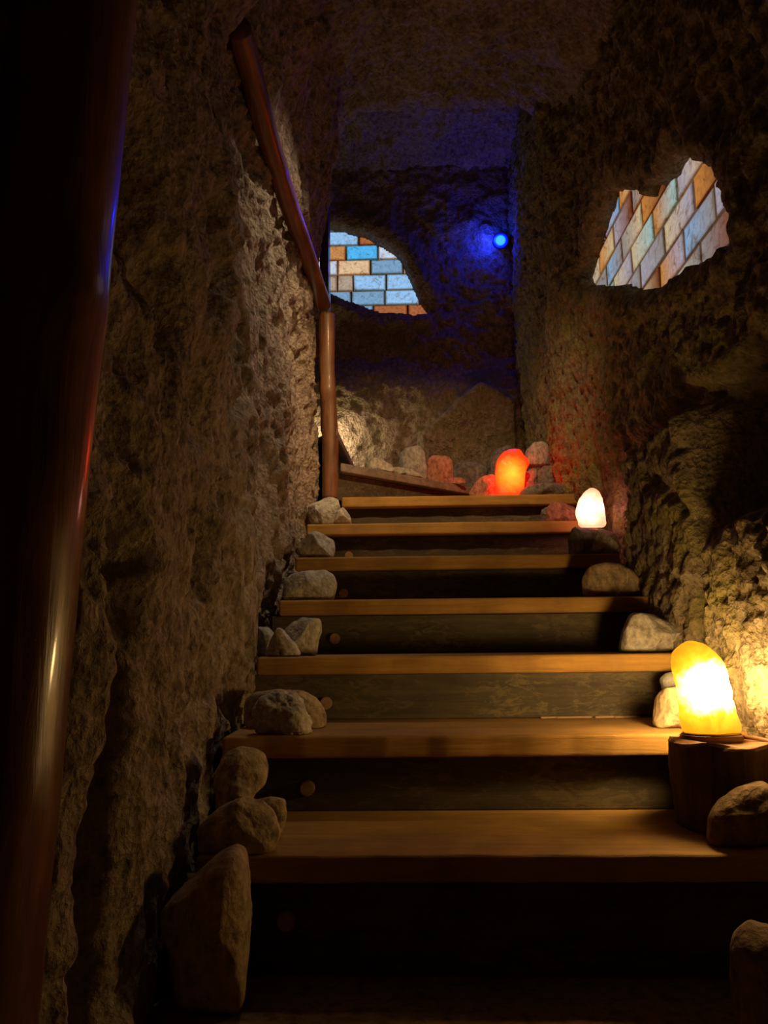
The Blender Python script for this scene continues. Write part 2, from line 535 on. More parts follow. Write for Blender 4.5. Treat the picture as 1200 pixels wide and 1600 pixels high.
def jitter(bm, amp, sc, seed):
    P = np.array([v.co[:] for v in bm.verts])
    D = np.stack([fbm(P * sc + 31 * k, 3, seed + k) for k in range(3)], 1) * amp
    for v, d in zip(bm.verts, D): v.co += Vector(d)


stairs = thing('staircase', 'wooden staircase of thick pine treads and dark risers climbing the rock tunnel', 'staircase', (0.18, 1.4, 0))


def place(o):
    o.location = -Vector((0.18, 1.4, 0))
    return o


XL = {1: -0.37, 2: -0.40, 3: -0.388, 4: -0.382, 5: -0.378, 6: -0.378, 7: -0.268}
XR = {1: 0.76, 2: 0.75, 3: 0.745, 4: 0.735, 5: 0.735, 6: 0.745, 7: 0.75}
for i in range(1, 8):
    bm = bmesh.new()
    y1 = YT(i + 1) + 0.05 if i < 7 else 4.5
    T = 0.046
    n = 26
    xa, xb = XL[i], XR[i]
    front = [(xa + (xb - xa) * k / n, YT(i) + 0.003 * math.sin(k * 1.7 + i * 2.1) * (0.5 + (k % 3) / 3)) for k in range(n + 1)]
    plank(bm, front + [(xb, y1), (xa, y1)], ZT(i) - T, ZT(i), 0.007)
    place(obj('tread', bm, MAT['tread'], stairs, smooth=False))
    bm = bmesh.new()
    yr = YT(i) + 0.045
    plank(bm, [(-0.41, yr), (0.765, yr), (0.765, yr + 0.03), (-0.41, yr + 0.03)], ZT(i - 1) - (0.0 if i > 1 else 0.02), ZT(i) - T - 0.001, 0.003)
    ris = place(obj('riser', bm, MAT['riser'], stairs))
    peg = {1: (447, 1440), 2: (480, 1232), 3: (509, 1099), 4: (523, 998), 5: (537, 927), 6: (545, 868)}.get(i)
    if peg:
        p = at(*peg, yr - 0.01)
        bm = bmesh.new()
        bmesh.ops.create_cone(bm, cap_ends=True, segments=20, radius1=0.0165, radius2=0.0158, depth=0.03, matrix=Matrix.Rotation(R_(90), 4, 'X'))
        for v in bm.verts: v.co += Vector((p.x, yr + 0.001, p.z))
        ed = [e for e in bm.edges if e.calc_length() < 0.01]
        bmesh.ops.bevel(bm, geom=ed, offset=0.002, segments=2, affect='EDGES')
        o = obj('peg', bm, MAT['peg'], ris)

for k, (xa, xb, yy) in enumerate(((845, 880, 1119), (870, 925, 1122), (930, 965, 1121), (960, 1000, 1120))):
    pa, pb = at(xa, yy, YT(3) + 0.030), at(xb, yy - 3, YT(3) + 0.036)
    bm = plank(bmesh.new(), [(pa.x, pa.y - .002), (pb.x, pb.y - .0005), (pb.x, pb.y + .001), ((pa.x + pb.x) / 2, pb.y + .003), (pa.x, pa.y + .003)], ZT(2) + 0.0002, ZT(2) + 0.0045, 0.0006)
    place(obj('splinter', bm, MAT['peg'], stairs))

# winders turning left round the rail post
T = 0.040
A, B = Vector((-0.275, 3.29)), Vector((0.47, 4.00))
B2 = A + (B - A) * 1.33
bm = plank(bmesh.new(), [tuple(A), tuple(B2), (0.71, 4.55), (-0.30, 4.55)], ZT(8) - T, ZT(8), 0.006)
tw = place(obj('tread', bm, MAT['winder'], stairs)); tw['label'] = 'weathered grey winder tread'
nrm = Vector((-(B - A).y, (B - A).x)).normalized() * 0.035
a, b = A + nrm, B2 + nrm
n2 = nrm.normalized() * 0.03
bm = plank(bmesh.new(), [tuple(a), tuple(b), tuple(b + n2), tuple(a + n2)], ZT(7), ZT(8) - T - 0.001, 0.003)
place(obj('riser', bm, MAT['riser'], stairs))
bm = plank(bmesh.new(), [(-0.292, 3.30), (-0.265, 4.0), (-0.26, 4.5), (-1.4, 4.5), (-1.4, 3.62), (-0.5, 3.62)], ZT(9) - T, ZT(9), 0.006)
tw = place(obj('tread', bm, MAT['winder'], stairs)); tw['label'] = 'weathered grey winder tread'
bm = plank(bmesh.new(), [(-0.325, 3.34), (-0.298, 4.0), (-0.293, 4.5), (-0.323, 4.5), (-0.328, 4.0), (-0.355, 3.34)], ZT(8), ZT(9) - T - 0.001, 0.003)
place(obj('riser', bm, MAT['riser'], stairs))


# ------------------------------------------------------------------ logs
def log_bm(path, rad, seg=22, sub=40, seed=0, knots=(), rough=0.06):
    P = np.array(path, float)
    s = np.r_[0, np.cumsum(np.linalg.norm(np.diff(P, axis=0), axis=1))]
    t = np.linspace(0, s[-1], sub)
    C = np.stack([np.interp(t, s, P[:, k]) for k in range(3)], 1)
    for k in range(3): C[:, k] = smooth1(C[:, k], 2)
    Rr = np.interp(t, s, rad)
    bm = bmesh.new(); rings = []
    for i in range(sub):
        d = Vector(C[min(i + 1, sub - 1)] - C[max(i - 1, 0)]).normalized()
        u = d.orthogonal() if abs(d.z) < 0.9 else Vector((1, 0, 0))
        u = (u - d * u.dot(d)).normalized()
        if abs(d.z) < 0.9:
            u = d.cross(Vector((0, 0, 1))).normalized()
        v = d.cross(u)
        ang = np.linspace(0, 2 * math.pi, seg, endpoint=False)
        Q = np.stack([np.cos(ang) * 1.3 + seed, np.sin(ang) * 1.3, np.full(seg, t[i] * 2.2)], 1)
        rr = Rr[i] * (1 + rough * fbm(Q, 4, 7 + seed) + 0.35 * rough * fbm(Q * np.array([5, 5, 1.0]), 2, 9 + seed))
        for (kt, ka, kr, kh) in knots:
            da = np.angle(np.exp(1j * (ang - ka)))
            rr = rr + kh * np.exp(-((t[i] - kt) / kr) ** 2 - (da * Rr[i] / kr) ** 2)
        rings.append([bm.verts.new(Vector(C[i]) + (u * math.cos(a_) + v * math.sin(a_)) * float(r_)) for a_, r_ in zip(ang, rr)])
    for a_, b_ in zip(rings[:-1], rings[1:]):
        for k in range(seg):
            bm.faces.new((a_[k], a_[(k + 1) % seg], b_[(k + 1) % seg], b_[k]))
    bm.faces.new(rings[0][::-1]); bm.faces.new(rings[-1])
    return bm


# thick post at the foot of the stairs
bm = log_bm([(-0.476, 0.85, 0.0), (-0.456, 0.85, 0.4), (-0.440, 0.85, 0.8), (-0.422, 0.85, 1.1), (-0.402, 0.85, 1.5), (-0.395, 0.85, 2.45)], [0.078, 0.078, 0.076, 0.074, 0.070, 0.066], 36, 140, 3,
            knots=[(0.98, -0.6, 0.05, 0.012), (0.70, 5.2, 0.04, 0.008), (0.42, 5.6, 0.05, 0.006)])
lp = obj('log_post', bm, MAT['log'], smooth=True)
tag(lp, 'thick varnished reddish log post standing at the left front edge, tallest timber', 'post')

# level rail log on the left wall
def at_z(px, py, z):
    d = CAM_M @ Vector(((px - 600) / F_PX, -(py - 800) / F_PX, -1))
    return Vector((0, 0, EYE)) + d * ((z - EYE) / d.z)


rp_ = [at_z(x, y, z) for x, y, z in ((372, 40, 2.20), (384, 80, 2.20), (415, 204, 2.17), (449, 312, 2.145), (485, 414, 2.12))]
q1 = at(505, 476, 3.30)
bm = log_bm([tuple(p) for p in rp_] + [tuple(q1)], [0.035, 0.036, 0.036, 0.036, 0.037, 0.038], 20, 100, 5, rough=0.16, knots=[(0.55, 1.0, 0.03, 0.006), (1.1, 3.6, 0.04, 0.006)])
rl = obj('handrail', bm, MAT['rail'], smooth=True)
tag(rl, 'thin brown log rail running along the left rock wall to the upright pole', 'handrail')
# upright pole carrying the rail at the turn
e0, e1 = at(517, 770, 3.33), at(508, 492, 3.30)
bm = log_bm([(e0.x - 0.004, 3.33, ZT(7)), (e0.x - 0.002, 3.33, ZT(7) + 0.3), (e1.x + 0.006, 3.315, ZT(7) + 0.6), (e1.x + 0.004, 3.315, q1.z - 0.036)], [0.034, 0.036, 0.034, 0.036], 20, 60, 8, knots=[(0.5, 4.6, 0.04, 0.01)], rough=0.12)
rp = obj('rail_post', bm, MAT['railpost'], smooth=True)
tag(rp, 'slim upright log pole at the stair turn holding the end of the rail', 'post')
# narrow dark board standing at the end of the left wall
c0, c1 = at(506, 150, 3.42), at(517, 480, 3.42)
bm = bmesh.new()
vs = []
plank(bm, [(-0.392, 3.40), (-0.350, 3.40), (-0.350, 3.50), (-0.392, 3.50)], 1.52, 3.5, 0.004)
for v in bm.verts: v.co.x += (v.co.z - 2.0) * -0.008 + 0.012
bd = obj('corner_board', bm, MAT['board'])
tag(bd, 'narrow dark upright board at the end of the left wall beside the far lit panel', 'board')


# ------------------------------------------------------------------ rocks
def rock(name_mat, poly, Y, dep, base, label, seed, group=None, facets=6, rough=0.05, box=0.75, name='rock', ground=True, sub=5, tilt=0.0, grain=0.01, cat='rock'):
    """a stone of real depth: outline measured in the photo at distance Y, thickness dep, resting at height base"""
    pts = [at(x, y, Y) for x, y in poly]
    px = np.array([p.x for p in pts]); pz = np.array([p.z for p in pts])
    zt = pz.max()
    if ground:
        zmin = pz.min(); lowm = pz < zmin + 0.28 * (zt - zmin)
        pz = np.where(lowm, np.minimum(pz, base), pz)
        pz = np.maximum(pz, base)
    cx, cz = (px.min() + px.max()) / 2, (pz.min() + pz.max()) / 2
    ang = np.arctan2(pz - cz, px - cx); rad = np.hypot(px - cx, pz - cz)
    # outline radius sampled along the polygon edges
    E = []
    n = len(px)
    for i in range(n):
        j = (i + 1) % n
        for t in np.linspace(0, 1, 12, endpoint=False):
            E.append((px[i] * (1 - t) + px[j] * t - cx, pz[i] * (1 - t) + pz[j] * t - cz))
    E = np.array(E); ea = np.arctan2(E[:, 1], E[:, 0]); er = np.hypot(E[:, 0], E[:, 1])
    grid = np.linspace(-math.pi, math.pi, 181)
    o = np.argsort(ea); ea, er = ea[o], er[o]
    gr = np.interp(grid, np.r_[ea - 2 * math.pi, ea, ea + 2 * math.pi], np.r_[er, er, er])
    gr = np.convolve(np.r_[gr[-4:-1], gr, gr[1:4]], np.ones(7) / 7, 'valid')
    bm = bmesh.new()
    bmesh.ops.create_icosphere(bm, subdivisions=sub, radius=1)
    D = np.array([v.co[:] for v in bm.verts])
    rho = np.hypot(D[:, 0], D[:, 2]); th = np.arctan2(D[:, 2], D[:, 0])
    rs = np.interp(th, grid, gr)
    U = D.copy()
    k = rho ** box / np.maximum(rho, 1e-6)
    U[:, 0] *= k; U[:, 2] *= k
    U[:, 1] = np.sign(D[:, 1]) * np.abs(D[:, 1]) ** 0.8
    rng = np.random.RandomState(seed)
    for f in range(facets):
        nv = np.array([rng.uniform(-1, 1), rng.uniform(-1.1, -0.35), rng.uniform(-0.8, 1.0)])
        if f % 4 == 3: nv[1] *= -1
        nv /= np.linalg.norm(nv)
        off = rng.uniform(0.55, 0.8)
        ex = np.clip(U @ nv - off, 0, None)
        ex = ex * np.clip(1.6 - rho * 0.9, 0, 1)
        U = U - ex[:, None] * nv * 0.9
    W = np.zeros_like(U)
    W[:, 0] = U[:, 0] * rs; W[:, 2] = U[:, 2] * rs
    size = max(px.max() - px.min(), zt - base)
    W[:, 1] = U[:, 1] * dep / 2 + tilt * W[:, 2]
    Pn = W / size
    nz = rough * size * fbm(Pn * 2.6 + seed * 3.1, 3, seed) + grain * size * ridged(Pn * 9 + seed, 3, seed + 5)
    W = W + D * nz[:, None]
    W += np.array([cx, Y + dep * 0.5, cz])
    if ground: W[:, 2] = np.maximum(W[:, 2], base)
    org = np.array([cx, Y + dep * 0.5, W[:, 2].min()])
    for v, p in zip(bm.verts, W - org): v.co = p
    ob = obj(name, bm, MAT[name_mat], smooth=True)
    ob.location = org
    return tag(ob, label, cat, group)


GL, GR, GW = 'stones along the left ends of the steps', 'stones along the right ends of the steps', 'stones heaped on the turning steps'
# left side, foot to top
rock('stone_tan', [(356, 1338), (368, 1352), (372, 1400), (377, 1460), (368, 1512), (330, 1548), (290, 1578), (262, 1560), (243, 1500), (228, 1452), (262, 1408), (320, 1352)], 1.24, 0.14, 0.0,
     'largest boulder, tall and pointed, leaning on the floor below the bottom step', 1, GL, 5, 0.05, tilt=0.12)
rock('stone_tan', [(300, 1318), (296, 1300), (335, 1272), (372, 1252), (405, 1262), (424, 1282), (433, 1312), (420, 1322), (370, 1330), (315, 1340)], 1.385, 0.09, ZT(1),
     'low wedge of pale stone at the left front edge of the lowest tread', 2, GL, 5, 0.05)
rock('stone_tan', [(385, 1256), (420, 1250), (442, 1254), (445, 1285), (438, 1300), (395, 1300)], 1.50, 0.05, ZT(1),
     'small squared block just behind the low wedge on the lowest tread', 3, GL, 4, 0.03)
rock('stone_tan', [(328, 1250), (325, 1215), (338, 1185), (362, 1172), (392, 1174), (410, 1190), (412, 1222), (398, 1245), (370, 1275), (340, 1275)], 1.56, 0.11, ZT(1),
     'upright rounded stone against the left wall above the low wedge', 4, GL, 5, 0.05)
rock('stone', [(393, 1142), (392, 1112), (402, 1090), (430, 1083), (452, 1088), (468, 1105), (478, 1118), (483, 1138), (470, 1145), (430, 1148)], 1.715, 0.08, ZT(2),
     'craggy pitted stone on the second step, in front of the smooth arched one', 5, GL, 4, 0.10, grain=0.045)
rock('stone_tan', [(374, 1130), (373, 1098), (390, 1084), (430, 1079), (470, 1082), (492, 1092), (503, 1112), (505, 1132), (480, 1138), (400, 1140)], 1.83, 0.10, ZT(2),
     'smooth arched stone on the second step, behind the craggy pitted one', 6, GL, 3, 0.04)
rock('stone', [(440, 985), (452, 970), (470, 963), (498, 967), (499, 985), (492, 1010), (482, 1024), (455, 1024), (440, 1010)], 2.10, 0.08, ZT(3),
     'biggest of the three stones on the third step, flat topped at the right', 7, GL, 6, 0.04)
rock('stone', [(408, 1022), (418, 1000), (431, 979), (440, 982), (458, 1002), (470, 1018), (466, 1024), (430, 1026)], 2.03, 0.06, ZT(3),
     'small pointed triangular stone in the middle of the third step group', 8, GL, 5, 0.03)
rock('stone_grey', [(388, 1012), (388, 990), (400, 979), (417, 980), (428, 992), (424, 1012), (410, 1022), (394, 1022)], 2.12, 0.07, ZT(3),
     'small grey round stone by the wall on the third step', 9, GL, 3, 0.04)
rock('stone', [(439, 930), (438, 905), (450, 894), (480, 888), (505, 888), (520, 897), (525, 912), (520, 936), (490, 940), (450, 938)], 2.345, 0.11, ZT(4),
     'oblong smooth stone alone on the left end of the fourth step', 10, GL, 5, 0.03)
rock('stone', [(458, 858), (470, 840), (478, 832), (505, 830), (520, 837), (525, 852), (521, 874), (505, 878), (475, 868)], 2.655, 0.10, ZT(5),
     'dimpled pale stone alone on the left end of the fifth step', 11, GL, 5, 0.06)
rock('stone', [(475, 798), (474, 782), (490, 776), (515, 773), (527, 776), (532, 795), (528, 818), (505, 820), (485, 810)], 2.96, 0.10, ZT(6),
     'pale boulder below the pole on the left end of the sixth step', 12, GL, 5, 0.05)
rock('stone', [(520, 818), (525, 798), (535, 790), (545, 803), (549, 818), (535, 822)], 2.955, 0.06, ZT(6),
     'small purplish lump at the right side of the boulder below the pole', 13, GL, 4, 0.04)
# right side, foot to top
rock('stone_brown', [(1180, 1560), (1178, 1520), (1190, 1482), (1215, 1465), (1260, 1480), (1270, 1540), (1240, 1575)], 1.18, 0.12, 0.0,
     'dim stone on the floor cut off by the frame at the bottom right', 14, GR, 3, 0.04)
rock('stone_brown', [(1124, 1318), (1128, 1292), (1145, 1262), (1175, 1240), (1215, 1230), (1250, 1250), (1265, 1300), (1240, 1335), (1150, 1338)], 1.40, 0.10, ZT(1),
     'round brown boulder on the lowest tread in front of the tree stump', 15, GR, 3, 0.03)
rock('stone_tan', [(1030, 1130), (1036, 1095), (1050, 1077), (1080, 1073), (1100, 1085), (1105, 1130), (1080, 1142), (1040, 1140)], 1.78, 0.09, ZT(2),
     'pale rounded stone on the second step half hidden by the yellow lamp', 16, GR, 4, 0.03)
rock('stone_grey', [(1040, 1060), (1050, 1051), (1085, 1050), (1095, 1070), (1085, 1082), (1055, 1082)], 1.90, 0.07, ZT(2),
     'small grey stone peeking out above the pale one beside the yellow lamp', 17, GR, 4, 0.03)
rock('stone', [(977, 1016), (982, 985), (995, 960), (1005, 956), (1030, 958), (1060, 970), (1090, 980), (1098, 992), (1080, 1010), (1040, 1020), (1000, 1020)], 2.06, 0.12, ZT(3),
     'long pale boulder on the right end of the third step', 18, GR, 5, 0.03)
rock('stone_tan', [(918, 925), (918, 900), (930, 882), (955, 877), (975, 878), (1000, 892), (1016, 908), (1012, 922), (980, 932), (935, 932)], 2.37, 0.12, ZT(4),
     'brown smooth boulder with a ridged top on the right end of the fourth step', 19, GR, 5, 0.03)
rock('stone_dark', [(896, 860), (895, 838), (902, 820), (925, 817), (940, 822), (942, 868), (905, 870)], 2.68, 0.13, ZT(5),
     'dark block under the left half of the pale pink lamp', 20, GR, 5, 0.03, ground=True)
rock('stone', [(922, 862), (922, 838), (930, 824), (955, 821), (974, 824), (977, 860), (950, 868)], 2.655, 0.16, ZT(5),
     'lighter squared block under the right half of the pale pink lamp', 21, GR, 5, 0.03)
rock('salt_raw', [(856, 808), (858, 792), (866, 782), (885, 783), (905, 788), (912, 810), (880, 814)], 3.0, 0.09, ZT(6),
     'rough pinkish stone just left of the pale pink lamp', 22, GR, 5, 0.04)
rock('stone_dark', [(843, 806), (848, 795), (858, 788), (868, 790), (870, 808)], 3.10, 0.06, ZT(6),
     'little dark stone half behind the pinkish stone on the sixth step', 23, GR, 4, 0.03)
# heap at the top, right of and behind the red lamp, on the seventh tread
Z7, Z8 = ZT(7), ZT(8)
rock('stone_dark', [(768, 735), (768, 705), (778, 690), (795, 686), (812, 692), (815, 760), (775, 770)], 3.80, 0.12, Z7,
     'dark egg shaped stone right behind the red lamp', 24, GW, 3, 0.03)
rock('stone_grey', [(823, 725), (824, 700), (836, 687), (850, 685), (862, 694), (868, 708), (862, 724), (848, 729), (830, 728)], 3.58, 0.12, at(846, 729, 3.64).z,
     'round grey stone topping the pile to the right of the red lamp', 25, GW, 3, 0.03)
rock('stone_dark', [(832, 755), (838, 738), (852, 724), (872, 722), (888, 732), (893, 765), (850, 770)], 3.55, 0.12, Z7,
     'dark rounded stone in the pile below the round grey one', 26, GW, 4, 0.03)
rock('stone_dark', [(817, 752), (820, 735), (832, 726), (842, 730), (842, 760), (825, 768)], 3.46, 0.07, Z7,
     'smallest dark stone touching the right side of the red lamp', 27, GW, 3, 0.03)
rock('stone_dark', [(812, 768), (825, 757), (850, 752), (880, 753), (892, 760), (892, 775), (815, 778)], 3.32, 0.10, Z7,
     'long flat dark stone lying lowest at the right of the red lamp', 28, GW, 4, 0.03)


def wy(px, py, back):
    """distance of a point standing 'back' behind the winder's slanted front edge, on the sight line of px"""
    d = CAM_M @ Vector(((px - 600) / F_PX, -(py - 800) / F_PX, -1))
    m = (B.y - A.y) / (B.x - A.x); k = d.x / d.y
    return (A.y - m * A.x) / (1 - m * k) + back


rock('stone', [(570, 738), (570, 722), (580, 713), (596, 712), (612, 722), (618, 745), (580, 748)], wy(590, 730, 0.05), 0.09, Z8,
     'smooth oval pale stone lying furthest left on the slanting winder tread', 30, GW, 2, 0.02)
rock('stone', [(606, 745), (608, 728), (622, 726), (645, 732), (662, 742), (663, 756), (620, 756)], wy(635, 740, 0.05), 0.08, Z8,
     'long low stone tinged pink on its right end beside the smooth oval one', 31, GW, 3, 0.03)
rock('stone_grey', [(623, 722), (625, 706), (636, 697), (656, 693), (665, 705), (668, 730), (650, 740), (630, 740)], wy(645, 715, 0.19), 0.10, Z8,
     'cut grey stone with a flat pale end, behind the long low stone', 32, GW, 5, 0.03)
rock('salt_raw', [(667, 742), (667, 716), (678, 707), (700, 708), (708, 716), (710, 742), (695, 746), (670, 746)], wy(688, 728, 0.06), 0.09, Z8,
     'squarish reddish block standing between the cut grey stone and the red lamp', 33, GW, 6, 0.03)
rock('stone_dark', [(704, 742), (710, 724), (730, 718), (755, 722), (765, 730), (758, 748), (720, 752)], wy(735, 735, 0.13), 0.10, Z8,
     'flat dark slab of stone left of the red lamp, behind the red lit lumps', 34, GW, 5, 0.03)
rock('salt_raw', [(672, 760), (680, 746), (700, 742), (722, 745), (732, 754), (730, 768), (690, 768)], wy(702, 755, 0.0) + 0.012, 0.05, Z8 - 0.0,
     'low reddish stone below the squarish block at the winder edge', 35, GW, 4, 0.03)
rock('salt_raw', [(734, 768), (742, 752), (758, 738), (774, 735), (784, 750), (784, 785), (740, 785)], 3.42, 0.09, Z7,
     'bright red lit wedge of stone touching the left side of the red lamp', 36, GW, 5, 0.03)


# ------------------------------------------------------------------ tree stump with the yellow lamp
def lathe_block(bm, cx, cy, z0, z1, r0, r1, seed, seg=48, rows=24, amp=0.06, groove=0.05):
    rings = []
    for j in range(rows + 1):
        t = j / rows; z = z0 + (z1 - z0) * t
        ang = np.linspace(0, 2 * math.pi, seg, endpoint=False)
        Q = np.stack([np.cos(ang), np.sin(ang), np.full(seg, t * 0.8)], 1) + seed
        r = (r0 + (r1 - r0) * t) * (1 + amp * fbm(Q * 1.6, 3, seed) + groove * ridged(Q * np.array([6, 6, 0.8]), 3, seed + 3))
        if j in (0, rows): r = r * 0.985
        rings.append([bm.verts.new((cx + math.cos(a_) * q, cy + math.sin(a_) * q, z + (0.004 * math.sin(5 * a_) if j == rows else 0))) for a_, q in zip(ang, r)])
    for a_, b_ in zip(rings[:-1], rings[1:]):
        for k in range(seg): bm.faces.new((a_[k], a_[(k + 1) % seg], b_[(k + 1) % seg], b_[k]))
    bm.faces.new(rings[0][::-1]); return rings[-1]


SX, SY = 0.632, 1.600
st = thing('tree_stump', 'rough barked tree stump standing on the lowest tread under the yellow lamp', 'stump', (SX, SY, ZT(1)))
bm = bmesh.new()
lathe_block(bm, 0, 0, 0, 0.158, 0.098, 0.104, 4)
obj('bark', bm, MAT['bark'], st, smooth=True)
bm = bmesh.new()
top = lathe_block(bm, 0, 0, 0.150, 0.164, 0.100, 0.101, 4, rows=3)
bm.faces.new(top)
obj('cut_top', bm, MAT['stumptop'], st)['label'] = 'pale sawn top face'


def salt_lamp(label, poly, Y, dep, base_z, mat, seed, tilt=0.0, base=None, rough=0.05, facets=4):
    """glowing salt crystal (outline measured at Y); base = (radius, height) of a turned wooden foot"""
    h = base[1] if base else 0.0
    cr = rock('salt_raw', poly, Y, dep, base_z + h - (0.003 if base else 0), label, seed, facets=facets, rough=rough, sub=5, name='crystal', tilt=tilt, box=0.7)
    root = thing('salt_lamp', label, 'lamp', tuple(cr.location))
    for k in ('label', 'category'):
        if k in cr: del cr[k]
    loc = cr.location.copy()
    root.location = (loc.x, loc.y, base_z)
    cr.parent = root; cr.location = (0, 0, loc.z - base_z)
    cr.data.materials.clear(); cr.data.materials.append(mat)
    if base:
        bm = bmesh.new()
        bmesh.ops.create_cone(bm, cap_ends=True, segments=40, radius1=base[0], radius2=base[0] * 0.97, depth=h)
        bmesh.ops.bevel(bm, geom=[e for e in bm.edges if abs(e.verts[0].co.z - e.verts[1].co.z) < 1e-5], offset=0.004, segments=3, affect='EDGES')
        for v in bm.verts: v.co.z += h / 2; v.co.y *= 0.8
        obj('wooden_foot', bm, MAT['base'], root)
    return root


def tube(name, pts, r, mat, parent=None):
    return obj(name, log_bm(pts, [r] * len(pts), 10, 40, 2, rough=0.02), mat, parent, smooth=True)


ZS = ZT(1) + 0.164
my = crystal_mat('yellow_salt', (0.000, 0.003, 0.090), [(0.0, (SALT_CORE, SALT_CORE * .66, SALT_CORE * .26)), (0.35, (SALT_CORE * .4, SALT_CORE * .25, SALT_CORE * .09)), (0.46, (9.0, 5.0, 0.8)), (0.54, (2.2, 0.95, 0.03)), (0.7, (1.2, 0.50, 0.012)), (1.0, (0.55, 0.14, 0.005))], 0.125, 0.40)
yl = salt_lamp('tall yellow glowing salt lamp leaning left on the tree stump', [(1084, 1134), (1072, 1090), (1063, 1045), (1066, 1022), (1080, 1006), (1098, 1001), (1118, 1008), (1140, 1035), (1158, 1075), (1175, 1112), (1182, 1126), (1178, 1138)], 1.545, 0.10, ZS, my, 41, base=(0.062, 0.014))
tube('power_cord', [(0.055, 0.0, 0.006), (0.075, -0.03, 0.006), (0.088, -0.07, 0.004), (0.098, -0.105, -0.02), (0.104, -0.112, -0.06), (0.115, -0.108, -0.11)], 0.004, MAT['cable'], yl)

mp = crystal_mat('pink_salt', (0.004, 0.004, 0.065), [(0.0, (PINK_CORE, PINK_CORE * .40, PINK_CORE * .32)), (0.40, (PINK_CORE * .5, PINK_CORE * .2, PINK_CORE * .16)), (0.49, (5.0, 1.5, 0.95)), (0.64, (2.2, 0.80, 0.46)), (0.85, (1.4, 0.42, 0.2)), (1.0, (0.8, 0.22, 0.12))], 0.10, 0.34)
salt_lamp('pale pink glowing egg shaped salt lamp on stones at the right of the sixth step', [(908, 812), (905, 795), (910, 775), (920, 762), (930, 758), (940, 764), (947, 785), (949, 805), (944, 820), (920, 822)], 2.76, 0.085, at(925, 821, 2.76).z, mp, 43, facets=3)

mr = crystal_mat('red_salt', (-0.010, -0.05, 0.12), [(0.0, (RED_CORE, 0.75, 0.05)), (0.35, (RED_CORE * .6, 0.26, 0.010)), (0.55, (7.0, 0.05, 0.004)), (0.8, (6.0, 0.02, 0.002)), (1.0, (2.5, 0.010, 0.002))], 0.17, 0.3, base=(0.3, 0.06, 0.02))
salt_lamp('red glowing salt lamp among dark stones on the top step', [(778, 768), (776, 745), (780, 718), (790, 700), (802, 694), (815, 697), (822, 708), (831, 718), (824, 730), (820, 755), (812, 775)], 3.36, 0.11, Z7, mr, 44, facets=3)


# ------------------------------------------------------------------ backlit brick panels
def panel(name, label, rows, to3, thick, poly, mats):
    """rows: (v0, v1, [(u0, u1, colour)...]) in the panel's own plane; bricks far outside poly are left out"""
    root = thing(name, label, 'panel', to3((rows[0][2][0][0]), rows[-1][0], 0))
    inv = -Vector(root.location)
    bm = bmesh.new(); tint = bm.loops.layers.float_color.new('tint')
    rng = random.Random(5)
    U, V = [p[0] for p in poly], [p[1] for p in poly]
    for v0, v1, cells in rows:
        for u0, u1, c, *e in cells:
            c2 = e[0] if e else c
            cu, cv = np.array([(u0 + u1) / 2, u0, u1]), np.array([(v0 + v1) / 2] * 3)
            if polydist(poly, cu, cv).max() < -0.10: continue
            g = 0.0028
            j = lambda: rng.uniform(-0.0015, 0.0015)
            q = [(u0 + g + j(), v0 + g + j()), (u1 - g + j(), v0 + g + j()), (u1 - g + j(), v1 - g + j()), (u0 + g + j(), v1 - g + j())]
            cx, cy = sum(a[0] for a in q) / 4, sum(a[1] for a in q) / 4
            lo = [bm.verts.new(to3(a, b_, 0.003) + inv) for a, b_ in q]
            hi = [bm.verts.new(to3(cx + (a - cx) * 0.96, cy + (b_ - cy) * 0.95, thick + rng.uniform(-.002, .002)) + inv) for a, b_ in q]
            ins = [bm.verts.new(to3(cx + (a - cx) * 0.86, cy + (b_ - cy) * 0.76, thick + rng.uniform(.001, .004)) + inv) for a, b_ in q]
            core = bm.faces.new(ins)
            rim = [bm.faces.new((hi[k], hi[(k + 1) % 4], ins[(k + 1) % 4], ins[k])) for k in range(4)]
            sv = set(ins)
            for f in [core] + rim:
                for l in f.loops:
                    cc = c if l.vert in (ins[0], ins[3]) or l.vert in (hi[0], hi[3]) else c2
                    l[tint] = (*cc, 1) if l.vert in sv else (cc[0] * .6, cc[1] * .45, cc[2] * .36, 1)
            fs = [bm.faces.new((lo[k], lo[(k + 1) % 4], hi[(k + 1) % 4], hi[k])) for k in range(4)]
            for f in fs:
                for l in f.loops: l[tint] = (c[0] * .3, c[1] * .2, c[2] * .12, 1)
    o = obj('bricks', bm, mats[0], root)
    bm = bmesh.new()
    a = [(min(U) - .08, min(V) - .08), (max(U) + .08, min(V) - .08), (max(U) + .08, max(V) + .08), (min(U) - .08, max(V) + .08)]
    lo = [bm.verts.new(to3(*p, -0.02) + inv) for p in a]; hi = [bm.verts.new(to3(*p, 0.004) + inv) for p in a]
    bm.faces.new(lo); bm.faces.new(hi)
    for k in range(4): bm.faces.new((lo[k], lo[(k + 1) % 4], hi[(k + 1) % 4], hi[k]))
    obj('backing', bm, mats[1], root)
    return root


